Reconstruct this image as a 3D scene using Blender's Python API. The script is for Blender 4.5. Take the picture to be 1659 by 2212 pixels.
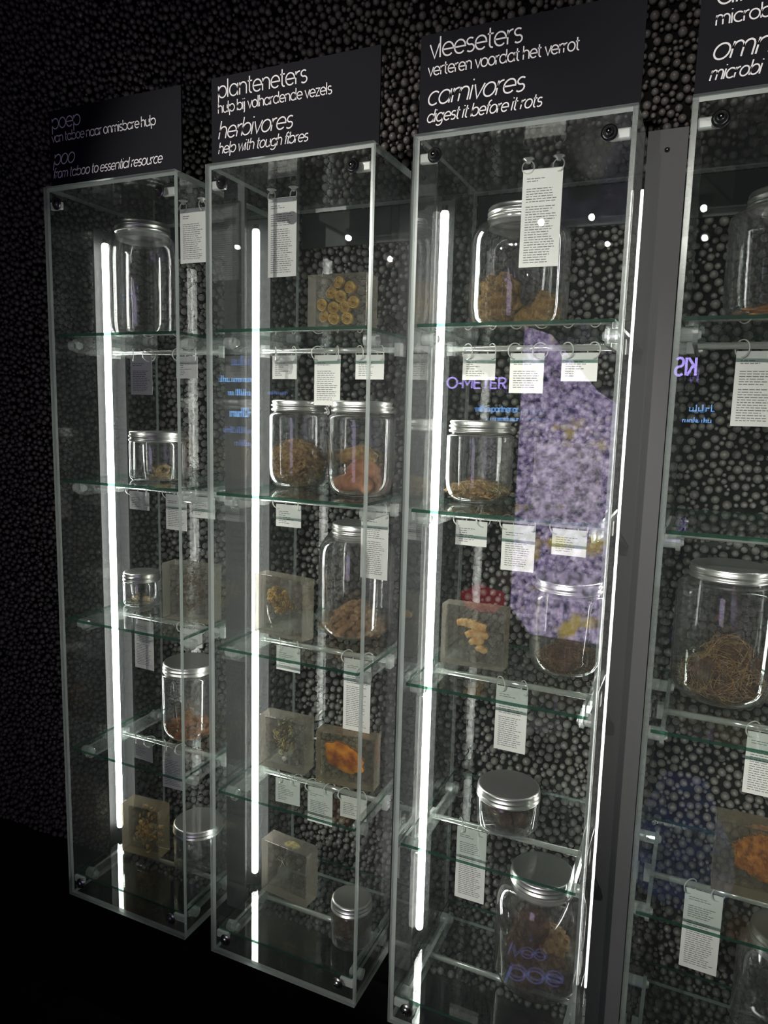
import bpy, bmesh, math, random
import numpy as np
from mathutils import Vector, Matrix, noise, Euler

for o in list(bpy.data.objects):
    bpy.data.objects.remove(o, do_unlink=True)
scn = bpy.context.scene
COL = scn.collection

# ------------------------------------------------------------------ camera
FPX = 1550.82                                   # focal length in pixels of the 1659x2212 frame
YAW, PITCH, ROLL = math.radians(24.0967), math.radians(-7.8723), math.radians(-1.5032)
cam_d = bpy.data.cameras.new('camera')
cam = bpy.data.objects.new('camera', cam_d); COL.objects.link(cam)
ca, sa = math.cos(YAW), math.sin(YAW); cb, sb = math.cos(PITCH), math.sin(PITCH); cc, sc_ = math.cos(ROLL), math.sin(ROLL)
M = (Matrix(((ca, -sa, 0), (sa, ca, 0), (0, 0, 1))) @ Matrix(((1, 0, 0), (0, cb, -sb), (0, sb, cb)))
     @ Matrix(((cc, 0, sc_), (0, 1, 0), (-sc_, 0, cc))))
right, fwd, up = M.col[0], M.col[1], M.col[2]
cam.matrix_world = Matrix(((right.x, up.x, -fwd.x, 1.1357), (right.y, up.y, -fwd.y, -0.9897),
                           (right.z, up.z, -fwd.z, 1.0072), (0, 0, 0, 1)))
cam_d.sensor_fit = 'VERTICAL'; cam_d.sensor_height = 24.0; cam_d.lens = FPX / 2212 * 24.0
cam_d.clip_start = 0.02; cam_d.clip_end = 50
scn.camera = cam

# ------------------------------------------------------------------ world, exposure, light levels
scn.view_settings.view_transform = 'Standard'; scn.view_settings.look = 'None'
scn.view_settings.gamma = 1.0; scn.view_settings.use_curve_mapping = False
scn.view_settings.exposure = 0.22
wd = bpy.data.worlds.new('dark_room'); scn.world = wd; wd.use_nodes = True
wd.node_tree.nodes['Background'].inputs[0].default_value = (0.9, 0.95, 1.0, 1)
wd.node_tree.nodes['Background'].inputs[1].default_value = 0.004
TUBE_POWER = 20.0          # radiance of the light tubes
LENS_POWER = 16.0          # radiance of the ceiling spot lenses
#         lamp x,  aim point,            watts, cone degrees
SPOTS = [(-1.485, (0.22, 0.1, 0.70), 110, 12),
         (-0.751, (0.54, 0.1, 1.26), 220, 17),
         (0.305, (0.76, 0.1, 0.60), 260, 26),
         (0.544, (1.02, 0.3, 1.50), 36, 34),
         (1.031, (1.30, 0.1, 1.05), 150, 30)]
cy = scn.cycles
cy.max_bounces = 10; cy.diffuse_bounces = 2; cy.glossy_bounces = 4; cy.transmission_bounces = 8
cy.transparent_max_bounces = 64; cy.sample_clamp_indirect = 6.0; cy.sample_clamp_direct = 0.0
cy.caustics_reflective = True; cy.caustics_refractive = True; cy.blur_glossy = 0.2
cy.use_adaptive_sampling = True; cy.adaptive_threshold = 0.04; cy.use_auto_tile = False; cy.time_limit = 1150
cy.use_denoising = True

# ------------------------------------------------------------------ measures (metres)
P, W, H, D, T = 0.3617, 0.300, 1.3954, 0.290, 0.007    # pitch, case width, height, depth, pane thickness
SHELF_Z = [1.135, 0.862, 0.587, 0.316, 0.042]
TOP = [z + 0.0025 for z in SHELF_Z]
WALL_Y = 0.305
FLOOR_Z, CEIL_Z = -0.62, 2.0

# ------------------------------------------------------------------ materials
def nodemat(name):
    m = bpy.data.materials.new(name); m.use_nodes = True
    nt = m.node_tree; nt.nodes.clear()
    out = nt.nodes.new('ShaderNodeOutputMaterial')
    return m, nt, out

def N(nt, t, **kw):
    n = nt.nodes.new(t)
    for k, v in kw.items(): setattr(n, k, v)
    return n

def schlick(nt, f0, power=5.0):
    lw = N(nt, 'ShaderNodeLayerWeight'); lw.inputs['Blend'].default_value = 0.5
    pw = N(nt, 'ShaderNodeMath', operation='POWER'); pw.inputs[1].default_value = power
    nt.links.new(lw.outputs['Facing'], pw.inputs[0])
    ma = N(nt, 'ShaderNodeMath', operation='MULTIPLY_ADD'); ma.inputs[1].default_value = 1 - f0; ma.inputs[2].default_value = f0
    nt.links.new(pw.outputs[0], ma.inputs[0])
    return ma.outputs[0]

def clear(name, tint=(1, 1, 1), f0=0.04, power=5.0, haze=0.0, haze_col=(.8, .8, .8), rough=0.0):
    """thin clear sheet: see-through, a mirror that grows towards grazing angles, and a trace of haze"""
    m, nt, out = nodemat(name)
    tr = N(nt, 'ShaderNodeBsdfTransparent'); tr.inputs[0].default_value = (*tint, 1)
    gl = N(nt, 'ShaderNodeBsdfAnisotropic' if False else 'ShaderNodeBsdfGlossy'); gl.inputs['Color'].default_value = (1, 1, 1, 1)
    gl.inputs['Roughness'].default_value = rough
    base = tr.outputs[0]
    if haze > 0:
        df = N(nt, 'ShaderNodeBsdfDiffuse'); df.inputs[0].default_value = (*haze_col, 1)
        tl = N(nt, 'ShaderNodeBsdfTranslucent'); tl.inputs[0].default_value = (*haze_col, 1)
        mh = N(nt, 'ShaderNodeMixShader'); mh.inputs[0].default_value = 0.5
        nt.links.new(df.outputs[0], mh.inputs[1]); nt.links.new(tl.outputs[0], mh.inputs[2])
        m1 = N(nt, 'ShaderNodeMixShader'); m1.inputs[0].default_value = haze
        nt.links.new(base, m1.inputs[1]); nt.links.new(mh.outputs[0], m1.inputs[2]); base = m1.outputs[0]
    mx = N(nt, 'ShaderNodeMixShader')
    nt.links.new(schlick(nt, f0, power), mx.inputs[0])
    nt.links.new(base, mx.inputs[1]); nt.links.new(gl.outputs[0], mx.inputs[2])
    nt.links.new(mx.outputs[0], out.inputs[0])
    return m

def solid(name, col, rough=0.6, metal=0.0, spec=0.5, var=0.0, scale=60.0, col2=None, bump=0.0, bscale=200.0, detail=4.0):
    m, nt, out = nodemat(name)
    p = N(nt, 'ShaderNodeBsdfPrincipled')
    p.inputs['Base Color'].default_value = (*col, 1); p.inputs['Roughness'].default_value = rough
    p.inputs['Metallic'].default_value = metal; p.inputs['Specular IOR Level'].default_value = spec
    tc = N(nt, 'ShaderNodeTexCoord')
    if var > 0 or col2:
        nz = N(nt, 'ShaderNodeTexNoise'); nz.inputs['Scale'].default_value = scale; nz.inputs['Detail'].default_value = detail
        nt.links.new(tc.outputs['Object'], nz.inputs['Vector'])
        rp = N(nt, 'ShaderNodeValToRGB')
        c2 = col2 if col2 else tuple(c * (1 - var) for c in col)
        rp.color_ramp.elements[0].color = (*c2, 1); rp.color_ramp.elements[1].color = (*col, 1)
        rp.color_ramp.elements[0].position = 0.36; rp.color_ramp.elements[1].position = 0.64
        nt.links.new(nz.outputs['Fac'], rp.inputs[0]); nt.links.new(rp.outputs[0], p.inputs['Base Color'])
    if bump > 0:
        n2 = N(nt, 'ShaderNodeTexNoise'); n2.inputs['Scale'].default_value = bscale; n2.inputs['Detail'].default_value = 3
        nt.links.new(tc.outputs['Object'], n2.inputs['Vector'])
        b = N(nt, 'ShaderNodeBump'); b.inputs['Strength'].default_value = bump; b.inputs['Distance'].default_value = 0.004
        nt.links.new(n2.outputs['Fac'], b.inputs['Height']); nt.links.new(b.outputs[0], p.inputs['Normal'])
    nt.links.new(p.outputs[0], out.inputs[0])
    return m

def emit(name, col, strength):
    m, nt, out = nodemat(name)
    e = N(nt, 'ShaderNodeEmission'); e.inputs[0].default_value = (*col, 1); e.inputs[1].default_value = strength
    nt.links.new(e.outputs[0], out.inputs[0])
    return m

def resin_mat(name, tint, haze):
    """cast resin: refracting body with a slight coloured haze"""
    m, nt, out = nodemat(name)
    g = N(nt, 'ShaderNodeBsdfGlass'); g.inputs['Color'].default_value = (*tint, 1); g.inputs['IOR'].default_value = 1.42
    g.inputs['Roughness'].default_value = 0.0
    df = N(nt, 'ShaderNodeBsdfDiffuse'); df.inputs[0].default_value = (.78, .74, .66, 1)
    tl = N(nt, 'ShaderNodeBsdfTranslucent'); tl.inputs[0].default_value = (.78, .74, .66, 1)
    mh = N(nt, 'ShaderNodeMixShader'); mh.inputs[0].default_value = 0.5
    nt.links.new(df.outputs[0], mh.inputs[1]); nt.links.new(tl.outputs[0], mh.inputs[2])
    ts = N(nt, 'ShaderNodeBsdfTransparent'); ts.inputs[0].default_value = (*tint, 1)
    m0 = N(nt, 'ShaderNodeMixShader'); m0.inputs[0].default_value = 0.26
    nt.links.new(g.outputs[0], m0.inputs[1]); nt.links.new(ts.outputs[0], m0.inputs[2])
    mx = N(nt, 'ShaderNodeMixShader'); mx.inputs[0].default_value = haze
    nt.links.new(m0.outputs[0], mx.inputs[1]); nt.links.new(mh.outputs[0], mx.inputs[2])
    nt.links.new(mx.outputs[0], out.inputs[0])
    return m

MT = {}
MT['pane'] = clear('clear_acrylic', (.955, .972, .965), 0.05, 5, .008, (.75, .85, .82))
MT['back_pane'] = clear('coated_acrylic', (.96, .972, .968), 0.013)
MT['edge'] = clear('sawn_acrylic_edge', (.62, .68, .66), 0.05, 5, 0.45, (.74, .79, .77), 0.25)
MT['shelf_glass'] = clear('shelf_glass', (.95, .98, .965), 0.05)
MT['shelf_edge'] = clear('green_glass_edge', (.12, .28, .21), 0.06, 5, 0.30, (.035, .14, .09), 0.1)
MT['bracket'] = clear('bracket_acrylic', (.93, .945, .94), 0.07, 4.5, .07)
MT['bracket_rim'] = clear('bracket_rim', (.80, .83, .82), 0.16, 3, 0.30, (.92, .94, .92), 0.12)
MT['peg'] = clear('peg_acrylic', (.85, .87, .86), 0.22, 2.5, 0.42, (.95, .96, .95), 0.08)
MT['corner'] = clear('white_acrylic', (.8, .82, .81), 0.10, 4, 0.60, (.88, .89, .87), 0.2)
MT['rod'] = clear('rod_acrylic', (.85, .86, .84), 0.20, 2.5, 0.34, (.95, .95, .91), 0.10)
MT['lid_reflection'] = clear('pale_lid_reflection', (.85, .85, .84), 0.06, 4, 0.35, (.85, .84, .82), 0.2)  # pale tone painted for the reflection of the lid's skirt
def jar_glass():
    """thin jar wall: refracting glass together with the clear thin-sheet look"""
    m = clear('jar_glass', (.965, .965, .965), 0.065, 3.6, .012, (.85, .83, .82))
    nt = m.node_tree; out = [n for n in nt.nodes if n.type == 'OUTPUT_MATERIAL'][0]
    src = out.inputs[0].links[0].from_socket
    g = N(nt, 'ShaderNodeBsdfGlass'); g.inputs['Color'].default_value = (.98, .98, .98, 1); g.inputs['IOR'].default_value = 1.5; g.inputs['Roughness'].default_value = 0.0
    mx = N(nt, 'ShaderNodeMixShader'); mx.inputs[0].default_value = 0.2
    nt.links.new(src, mx.inputs[1]); nt.links.new(g.outputs[0], mx.inputs[2]); nt.links.new(mx.outputs[0], out.inputs[0])
    return m
MT['jar'] = jar_glass()
MT['ring'] = clear('clear_plastic', (.8, .8, .78), 0.12, 3, 0.85, (.9, .9, .86), 0.1)
MT['lid'] = solid('brushed_aluminium', (.80, .79, .77), 0.34, 1.0)
MT['paper'] = solid('card_paper', (.78, .77, .74), 0.85, spec=0.2)
MT['ink'] = solid('card_ink', (.17, .17, .17), 0.8)
MT['screw'] = solid('dark_chrome', (.30, .30, .31), 0.28, 1.0)
MT['sign'] = solid('sign_board', (.010, .010, .014), 0.6, spec=0.06)
MT['letter'] = solid('sign_lettering', (.85, .85, .86), 0.7, spec=0.2)
MT['grey'] = solid('grey_lacquer', (.060, .063, .064), 0.6, spec=0.3)
MT['backing'] = solid('backing_strip', (.026, .027, .028), 0.6, spec=.3)
MT['rail'] = solid('dark_rail', (.018, .020, .020), 0.5, spec=.3)
MT['bead'] = solid('black_bead', (.112, .101, .095), 0.42, spec=0.5)
MT['wallbase'] = solid('bead_bed', (.005, .005, .005), 0.9, spec=.1)
MT['dark'] = solid('dark_paint', (.012, .012, .014), 0.7)
MT['floor'] = solid('dark_floor', (.018, .017, .017), 0.5, var=.4, scale=30)
MT['tube'] = emit('light_tube_glow', (1.0, .965, .92), TUBE_POWER)
MT['lens'] = emit('spot_lens_glow', (1.0, .95, .88), LENS_POWER)
MT['black'] = solid('black_metal', (.02, .02, .02), 0.4)
MT['resin'] = resin_mat('clear_resin', (.97, .96, .92), 0.065)
MT['resin_side'] = resin_mat('sawn_resin', (.97, .95, .90), 0.14)
MT['resin_amber'] = resin_mat('amber_resin', (.97, .93, .82), 0.055)
MT['resin_amber_side'] = resin_mat('sawn_amber_resin', (.97, .90, .72), 0.13)
# specimens
MT['straw'] = solid('dry_straw', (.46, .31, .14), 0.8, col2=(.17, .09, .035), scale=120)
MT['straw_dark'] = solid('dark_straw', (.24, .14, .06), 0.85, col2=(.10, .055, .025), scale=70, bump=.8)
MT['dung'] = solid('tan_dung', (.40, .26, .11), 0.85, col2=(.15, .085, .035), scale=110, bump=1.0, bscale=320)
MT['ochre'] = solid('ochre_moss', (.34, .20, .06), 0.9, col2=(.10, .055, .016), scale=120, bump=1.0, bscale=420)
MT['redbrown'] = solid('red_brown_dung', (.42, .20, .11), 0.8, col2=(.24, .10, .05), scale=50, bump=.5, bscale=200)
MT['pellet'] = solid('orange_brown_pellet', (.44, .20, .075), 0.75, col2=(.22, .09, .03), scale=120, bump=.6, bscale=300)
MT['nut'] = solid('tan_pellet', (.38, .24, .13), 0.8, col2=(.18, .10, .05), scale=90, bump=.7, bscale=260)
MT['darkdung'] = solid('dark_brown_dung', (.115, .060, .034), 0.8, col2=(.04, .020, .012), scale=70, bump=1.0, bscale=220)
MT['gold'] = solid('gold_specimen', (.90, .64, .18), 0.5, col2=(.45, .26, .06), scale=160)
MT['gold_dark'] = solid('brown_coil_shade', (.30, .17, .04), 0.6, col2=(.12, .06, .015), scale=160)  # darker gold for coil centres and the shade painted into the curled cluster
MT['olive'] = solid('olive_specimen', (.80, .72, .36), 0.6, col2=(.34, .28, .10), scale=160)
MT['orange'] = solid('orange_specimen', (.98, .40, .03), 0.6, col2=(.32, .06, .006), scale=38, bump=.7, bscale=200)
MT['rust'] = solid('rust_specimen', (.85, .38, .08), 0.8, col2=(.35, .11, .02), scale=120, bump=1.0, bscale=300)
MT['larva'] = solid('pale_larva', (.95, .72, .38), 0.6, col2=(.75, .40, .14), scale=130)
MT['bark'] = solid('dark_leaf', (.10, .07, .035), 0.7, col2=(.03, .02, .012), scale=150)
MT['flake'] = solid('tan_flake', (.80, .60, .32), 0.7, col2=(.42, .27, .11), scale=150)
MT['white'] = solid('pale_crystal', (.85, .83, .78), 0.4)

# ------------------------------------------------------------------ object helpers
def link(name, me, mats, parent=None, smooth=False):
    if not isinstance(mats, (list, tuple)): mats = [mats]
    for m in mats: me.materials.append(MT[m] if isinstance(m, str) else m)
    o = bpy.data.objects.new(name, me); COL.objects.link(o)
    if parent is not None: o.parent = parent
    if smooth:
        me.polygons.foreach_set('use_smooth', [True] * len(me.polygons))
    return o

def fin(name, bm, mats, parent=None, smooth=False):
    me = bpy.data.meshes.new(name); bm.normal_update(); bm.to_mesh(me); bm.free()
    return link(name, me, mats, parent, smooth)

def thing(name, label, cat, loc=(0, 0, 0), rz=0.0, group=None, kind=None):
    o = bpy.data.objects.new(name, None); COL.objects.link(o)
    o.empty_display_size = 0.03
    o.location = loc; o.rotation_euler = (0, 0, rz)
    o['label'] = label; o['category'] = cat
    if group: o['group'] = group
    if kind: o['kind'] = kind
    return o

def tag(o, label, cat, group=None, kind=None):
    o['label'] = label; o['category'] = cat
    if group: o['group'] = group
    if kind: o['kind'] = kind
    return o

def struct(o, label=None):
    o['kind'] = 'structure'
    if label: o['label'] = label; o['category'] = 'structure'
    return o

def box(bm, x0, x1, y0, y1, z0, z1, mi=0, big=None):
    """box; big = axis whose two faces get material 0 while the rim faces get material 1"""
    v = [bm.verts.new(p) for p in ((x0, y0, z0), (x1, y0, z0), (x1, y1, z0), (x0, y1, z0),
                                   (x0, y0, z1), (x1, y0, z1), (x1, y1, z1), (x0, y1, z1))]
    for idx, ax in (((0, 3, 2, 1), 2), ((4, 5, 6, 7), 2), ((0, 1, 5, 4), 1), ((2, 3, 7, 6), 1), ((1, 2, 6, 5), 0), ((3, 0, 4, 7), 0)):
        f = bm.faces.new([v[i] for i in idx])
        f.material_index = mi if big is None else (0 if ax == big else 1)

def bevel_all(bm, w, seg=2):
    bmesh.ops.bevel(bm, geom=list(bm.edges), offset=w, segments=seg, affect='EDGES', profile=0.5)

def lathe(bm, prof, n=40, c=(0, 0, 0), mi=0, cap0=False, cap1=False):
    rings = []
    for r, z in prof:
        if r < 1e-6:
            rings.append([bm.verts.new((c[0], c[1], c[2] + z))])
        else:
            rings.append([bm.verts.new((c[0] + r * math.cos(2 * math.pi * i / n), c[1] + r * math.sin(2 * math.pi * i / n), c[2] + z)) for i in range(n)])
    for a, b in zip(rings, rings[1:]):
        for i in range(n):
            j = (i + 1) % n
            if len(a) == 1 and len(b) > 1: vs = [a[0], b[j], b[i]][::-1]
            elif len(b) == 1 and len(a) > 1: vs = [a[i], a[j], b[0]]
            elif len(a) == 1: continue
            else: vs = [a[i], a[j], b[j], b[i]]
            f = bm.faces.new(vs); f.material_index = mi
    if cap0: bm.faces.new(rings[0][::-1]).material_index = mi
    if cap1: bm.faces.new(rings[-1]).material_index = mi

def tube(bm, pts, r, n=8, mi=0, caps=True, taper=None):
    pts = [Vector(p) for p in pts]
    rings = []; prev = None
    for k, p in enumerate(pts):
        t = (pts[min(k + 1, len(pts) - 1)] - pts[max(k - 1, 0)]).normalized()
        if prev is None:
            a = Vector((0, 0, 1)) if abs(t.z) < .9 else Vector((1, 0, 0))
            u = t.cross(a).normalized()
        else:
            u = (prev - t * prev.dot(t)).normalized()
        prev = u; w = t.cross(u)
        rr = r if taper is None else r * taper[k]
        rings.append([bm.verts.new(p + u * (rr * math.cos(2 * math.pi * i / n)) + w * (rr * math.sin(2 * math.pi * i / n))) for i in range(n)])
    for a, b in zip(rings, rings[1:]):
        for i in range(n):
            j = (i + 1) % n
            bm.faces.new([a[i], a[j], b[j], b[i]]).material_index = mi
    if caps:
        bm.faces.new(rings[0][::-1]).material_index = mi; bm.faces.new(rings[-1]).material_index = mi

def torus(bm, c, R, r, rot=(0, 0, 0), n=28, m=6, arc=2 * math.pi, mi=0):
    E_ = Euler(rot).to_matrix(); c = Vector(c)
    closed = arc > 6.28
    k = n if closed else n + 1
    rings = []
    for i in range(k):
        a = arc * i / n
        ring = []
        for j in range(m):
            b = 2 * math.pi * j / m
            p = Vector(((R + r * math.cos(b)) * math.cos(a), (R + r * math.cos(b)) * math.sin(a), r * math.sin(b)))
            ring.append(bm.verts.new(c + E_ @ p))
        rings.append(ring)
    for i in range(n if closed else n):
        A = rings[i]; B = rings[(i + 1) % k]
        for j in range(m):
            bm.faces.new([A[j], B[j], B[(j + 1) % m], A[(j + 1) % m]]).material_index = mi

def lump(bm, c, size, seed=0, amp=0.25, freq=3.0, sub=3, rot=(0, 0, 0), mi=0, amp2=0.0, freq2=12.0, flat=None):
    t = bmesh.new(); bmesh.ops.create_icosphere(t, subdivisions=sub, radius=1.0)
    E_ = Euler(rot).to_matrix(); off = Vector((seed * 7.31, seed * 3.17, seed * 1.93)); c = Vector(c)
    vm = {}
    for v in t.verts:
        d = v.co.normalized()
        k = 1 + amp * noise.noise(d * freq + off) + amp2 * noise.noise(d * freq2 + off)
        p = Vector((d.x * size[0], d.y * size[1], d.z * size[2])) * k
        if flat is not None and p.z < -flat: p.z = -flat
        vm[v.index] = bm.verts.new(c + E_ @ p)
    t.verts.ensure_lookup_table()
    for f in t.faces:
        bm.faces.new([vm[v.index] for v in f.verts]).material_index = mi
    t.free()

# ------------------------------------------------------------------ setting
def slab(name, a, b, mat, label):
    bm = bmesh.new(); box(bm, a[0], b[0], a[1], b[1], a[2], b[2]); return struct(fin(name, bm, mat), label)
slab('floor', (-2.6, -4.1, FLOOR_Z - .05), (3.6, WALL_Y + .1, FLOOR_Z), 'floor', 'dark floor of the exhibition room')
slab('ceiling', (-2.6, -4.1, CEIL_Z), (3.6, WALL_Y + .1, CEIL_Z + .05), 'dark', 'dark ceiling of the exhibition room')
slab('wall_left', (-2.65, -4.1, FLOOR_Z), (-2.6, WALL_Y + .1, CEIL_Z), 'dark', 'dark side wall left of the poep case')
slab('wall_right', (3.6, -4.1, FLOOR_Z), (3.65, WALL_Y + .1, CEIL_Z), 'dark', 'dark side wall beyond the last case')
slab('wall_front', (-2.6, -4.15, FLOOR_Z), (3.6, -4.1, CEIL_Z), 'dark', 'dark wall opposite the display cases')

# wall clad in black balls (relief of the wall surface)
def bead_wall():
    rng = np.random.default_rng(5)
    seg, ring = 9, 4
    base = [(0, -1.0, 0)]
    for k in range(1, ring + 1):
        a = math.pi / 2 * k / ring * 1.2
        for i in range(seg):
            b = 2 * math.pi * (i + .5 * (k % 2)) / seg
            base.append((math.sin(a) * math.cos(b), -math.cos(a), math.sin(a) * math.sin(b)))
    base = np.array(base, dtype=np.float64)
    faces = []
    for i in range(seg):
        faces.append((0, 1 + i, 1 + (i + 1) % seg))
    for k in range(ring - 1):
        a0 = 1 + k * seg; b0 = a0 + seg
        for i in range(seg):
            j = (i + 1) % seg
            if k % 2 == 0: faces += [(a0 + i, b0 + i, a0 + j), (a0 + j, b0 + i, b0 + j)]
            else: faces += [(a0 + i, b0 + i, b0 + j), (a0 + i, b0 + j, a0 + j)]
    faces = np.array(faces)
    # pack balls of mixed sizes on a cell grid, large ones first
    X0, X1, Z0, Z1 = -0.95, 2.05, -0.15, CEIL_Z
    cell = 0.016
    nx, nz = int((X1 - X0) / cell) + 3, int((Z1 - Z0) / cell) + 3
    grid = [[[] for _ in range(nz)] for _ in range(nx)]
    out = []
    def place(n, r0, r1, gap):
        xs = rng.uniform(X0, X1, n); zs = rng.uniform(Z0, Z1, n); rs = rng.uniform(r0, r1, n)
        for x, z, r in zip(xs.tolist(), zs.tolist(), rs.tolist()):
            i, j = int((x - X0) / cell) + 1, int((z - Z0) / cell) + 1
            ok = True
            for a in (i - 1, i, i + 1):
                for b in (j - 1, j, j + 1):
                    if a < 0 or b < 0 or a >= nx or b >= nz: continue
                    for (px, pz, pr) in grid[a][b]:
                        if (px - x) ** 2 + (pz - z) ** 2 < ((pr + r) * gap) ** 2: ok = False; break
                    if not ok: break
                if not ok: break
            if ok:
                grid[i][j].append((x, z, r)); out.append((x, z, r))
    place(70000, .0060, .0080, .98)
    place(160000, .0044, .0058, .97)
    place(170000, .0030, .0042, .96)
    A = np.array(out); n = len(A)
    yy = WALL_Y - .001 + rng.uniform(-.003, .002, n) + (0.0062 - A[:, 2]) * .3
    V = base[None] * A[:, 2][:, None, None] + np.stack([A[:, 0], yy, A[:, 1]], 1)[:, None, :]
    F = faces[None] + (np.arange(n) * len(base))[:, None, None]
    V = V.reshape(-1, 3); F = F.reshape(-1, 3)
    nv = len(V)
    # back board of the wall
    bx = np.array([(-2.6, WALL_Y + .004, FLOOR_Z), (3.6, WALL_Y + .004, FLOOR_Z), (3.6, WALL_Y + .004, CEIL_Z), (-2.6, WALL_Y + .004, CEIL_Z)])
    me = bpy.data.meshes.new('wall_back')
    me.vertices.add(nv + 4); me.vertices.foreach_set('co', np.concatenate([V, bx]).ravel())
    nl = len(F) * 3 + 4
    me.loops.add(nl); me.loops.foreach_set('vertex_index', np.concatenate([F.ravel(), np.arange(nv, nv + 4)]).astype(np.int32))
    me.polygons.add(len(F) + 1)
    me.polygons.foreach_set('loop_start', np.concatenate([np.arange(len(F)) * 3, [len(F) * 3]]).astype(np.int32))
    me.polygons.foreach_set('material_index', np.concatenate([np.zeros(len(F)), [1]]).astype(np.int32))
    me.polygons.foreach_set('use_smooth', np.concatenate([np.ones(len(F)), [0]]).astype(bool))
    me.update(calc_edges=True); me.validate()
    o = link('wall_back', me, ['bead', 'wallbase'])
    return struct(o, 'dark wall clad all over in black balls behind the cases')
bead_wall()

# grey metal strips in the gaps between the cases
def gap_trim(k, x0, x1, yf, label, z0=-.002, z1=1.402, screw=True, light_shield=False):
    bm = bmesh.new(); box(bm, x0, x1, yf, yf + .006, z0, z1)
    if light_shield: box(bm, x0, x0 + .004, .140, yf, z0, z1)  # added light shield, keeps the tube's light off the wall at left
    o = struct(fin('trim_%d' % k, bm, 'grey' if screw else ('dark' if light_shield else 'backing')), label)
    if screw:
        s = bmesh.new(); lathe(s, [(0, .0016), (.0028, .0012), (.0038, 0)], 14)
        bmesh.ops.rotate(s, verts=s.verts, cent=(0, 0, 0), matrix=Matrix.Rotation(math.pi / 2, 3, 'X'))
        bmesh.ops.translate(s, verts=s.verts, vec=((x0 + x1) / 2, yf, z1 - .027))
        fin('screw', s, 'screw', o, True)
    return o
gap_trim(1, -.030, -.003, .195, 'grey backing strip with added light shield behind the light tube of the poep case', 0.0, 1.36, False, True)
for n in range(3):
    a, b = n * P + W, (n + 1) * P
    nm = ['poep and planteneters', 'planteneters and vleeseters', 'vleeseters and omn'][n]
    gap_trim(2 + 2 * n, a + (.002 if n == 2 else .010), b - .0075, .119, 'grey front strip filling the gap between the %s cases' % nm)
    gap_trim(3 + 2 * n, a + .003, b - .003, .195, 'grey backing strip set deep in the gap between the %s cases' % nm, 0.0, 1.36, False)

# ------------------------------------------------------------------ the display cases
CASES = ['poep', 'planteneters', 'vleeseters', 'omn']
def panel(name, b, ax, parent, mats=('pane', 'edge')):
    bm = bmesh.new(); box(bm, *b, big=ax); return fin(name, bm, list(mats), parent)

def bracket_mesh(zs, side):
    bm = bmesh.new()
    xa = .021 if side == 0 else W - .027
    xb = xa + .006
    zc, hh, y0, y1 = zs - .0165, .0135, .046, .246
    n = 10; prof = []
    for i in range(n + 1):
        a = math.pi / 2 + math.pi * i / n
        prof.append((y0 + hh * math.cos(a), zc + hh * math.sin(a)))
    for i in range(n + 1):
        a = -math.pi / 2 + math.pi * i / n
        prof.append((y1 + hh * math.cos(a), zc + hh * math.sin(a)))
    va = [bm.verts.new((xa, y, z)) for y, z in prof]; vb = [bm.verts.new((xb, y, z)) for y, z in prof]
    bm.faces.new(va).material_index = 0; bm.faces.new(vb[::-1]).material_index = 0
    for i in range(len(prof)):
        j = (i + 1) % len(prof)
        bm.faces.new([va[i], vb[i], vb[j], va[j]]).material_index = 1
    # round stand-off pegs to the side pane
    x0, x1 = (T, xa) if side == 0 else (xb, W - T)
    for y in (y0, y1):
        for ra, rb, m0, m1 in ((.0098, .0098, x0, x1),):
            ring = []
            for x in (m0, m1):
                ring.append([bm.verts.new((x, y + ra * math.cos(2 * math.pi * i / 18), zc + ra * math.sin(2 * math.pi * i / 18))) for i in range(18)])
            for i in range(18):
                j = (i + 1) % 18
                bm.faces.new([ring[0][i], ring[0][j], ring[1][j], ring[1][i]]).material_index = 2
        xi = xb if side == 0 else xa
        xo = xi + (.004 if side == 0 else -.004)
        ring = [[bm.verts.new((x, y + r * math.cos(2 * math.pi * i / 16), zc + r * math.sin(2 * math.pi * i / 16))) for i in range(16)]
                for x, r in ((xi, .0075), (xo, .0055))]
        for i in range(16):
            j = (i + 1) % 16
            bm.faces.new([ring[0][i], ring[0][j], ring[1][j], ring[1][i]]).material_index = 2
        bm.faces.new(ring[1]).material_index = 2
    # lug that carries the end of the rod
    if side == 0: box(bm, .011, xa, .142, .158, zs - .033, zs - .011, 2)
    else: box(bm, xb, W - .011, .142, .158, zs - .033, zs - .011, 2)
    bmesh.ops.recalc_face_normals(bm, faces=list(bm.faces))
    return bm

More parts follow.
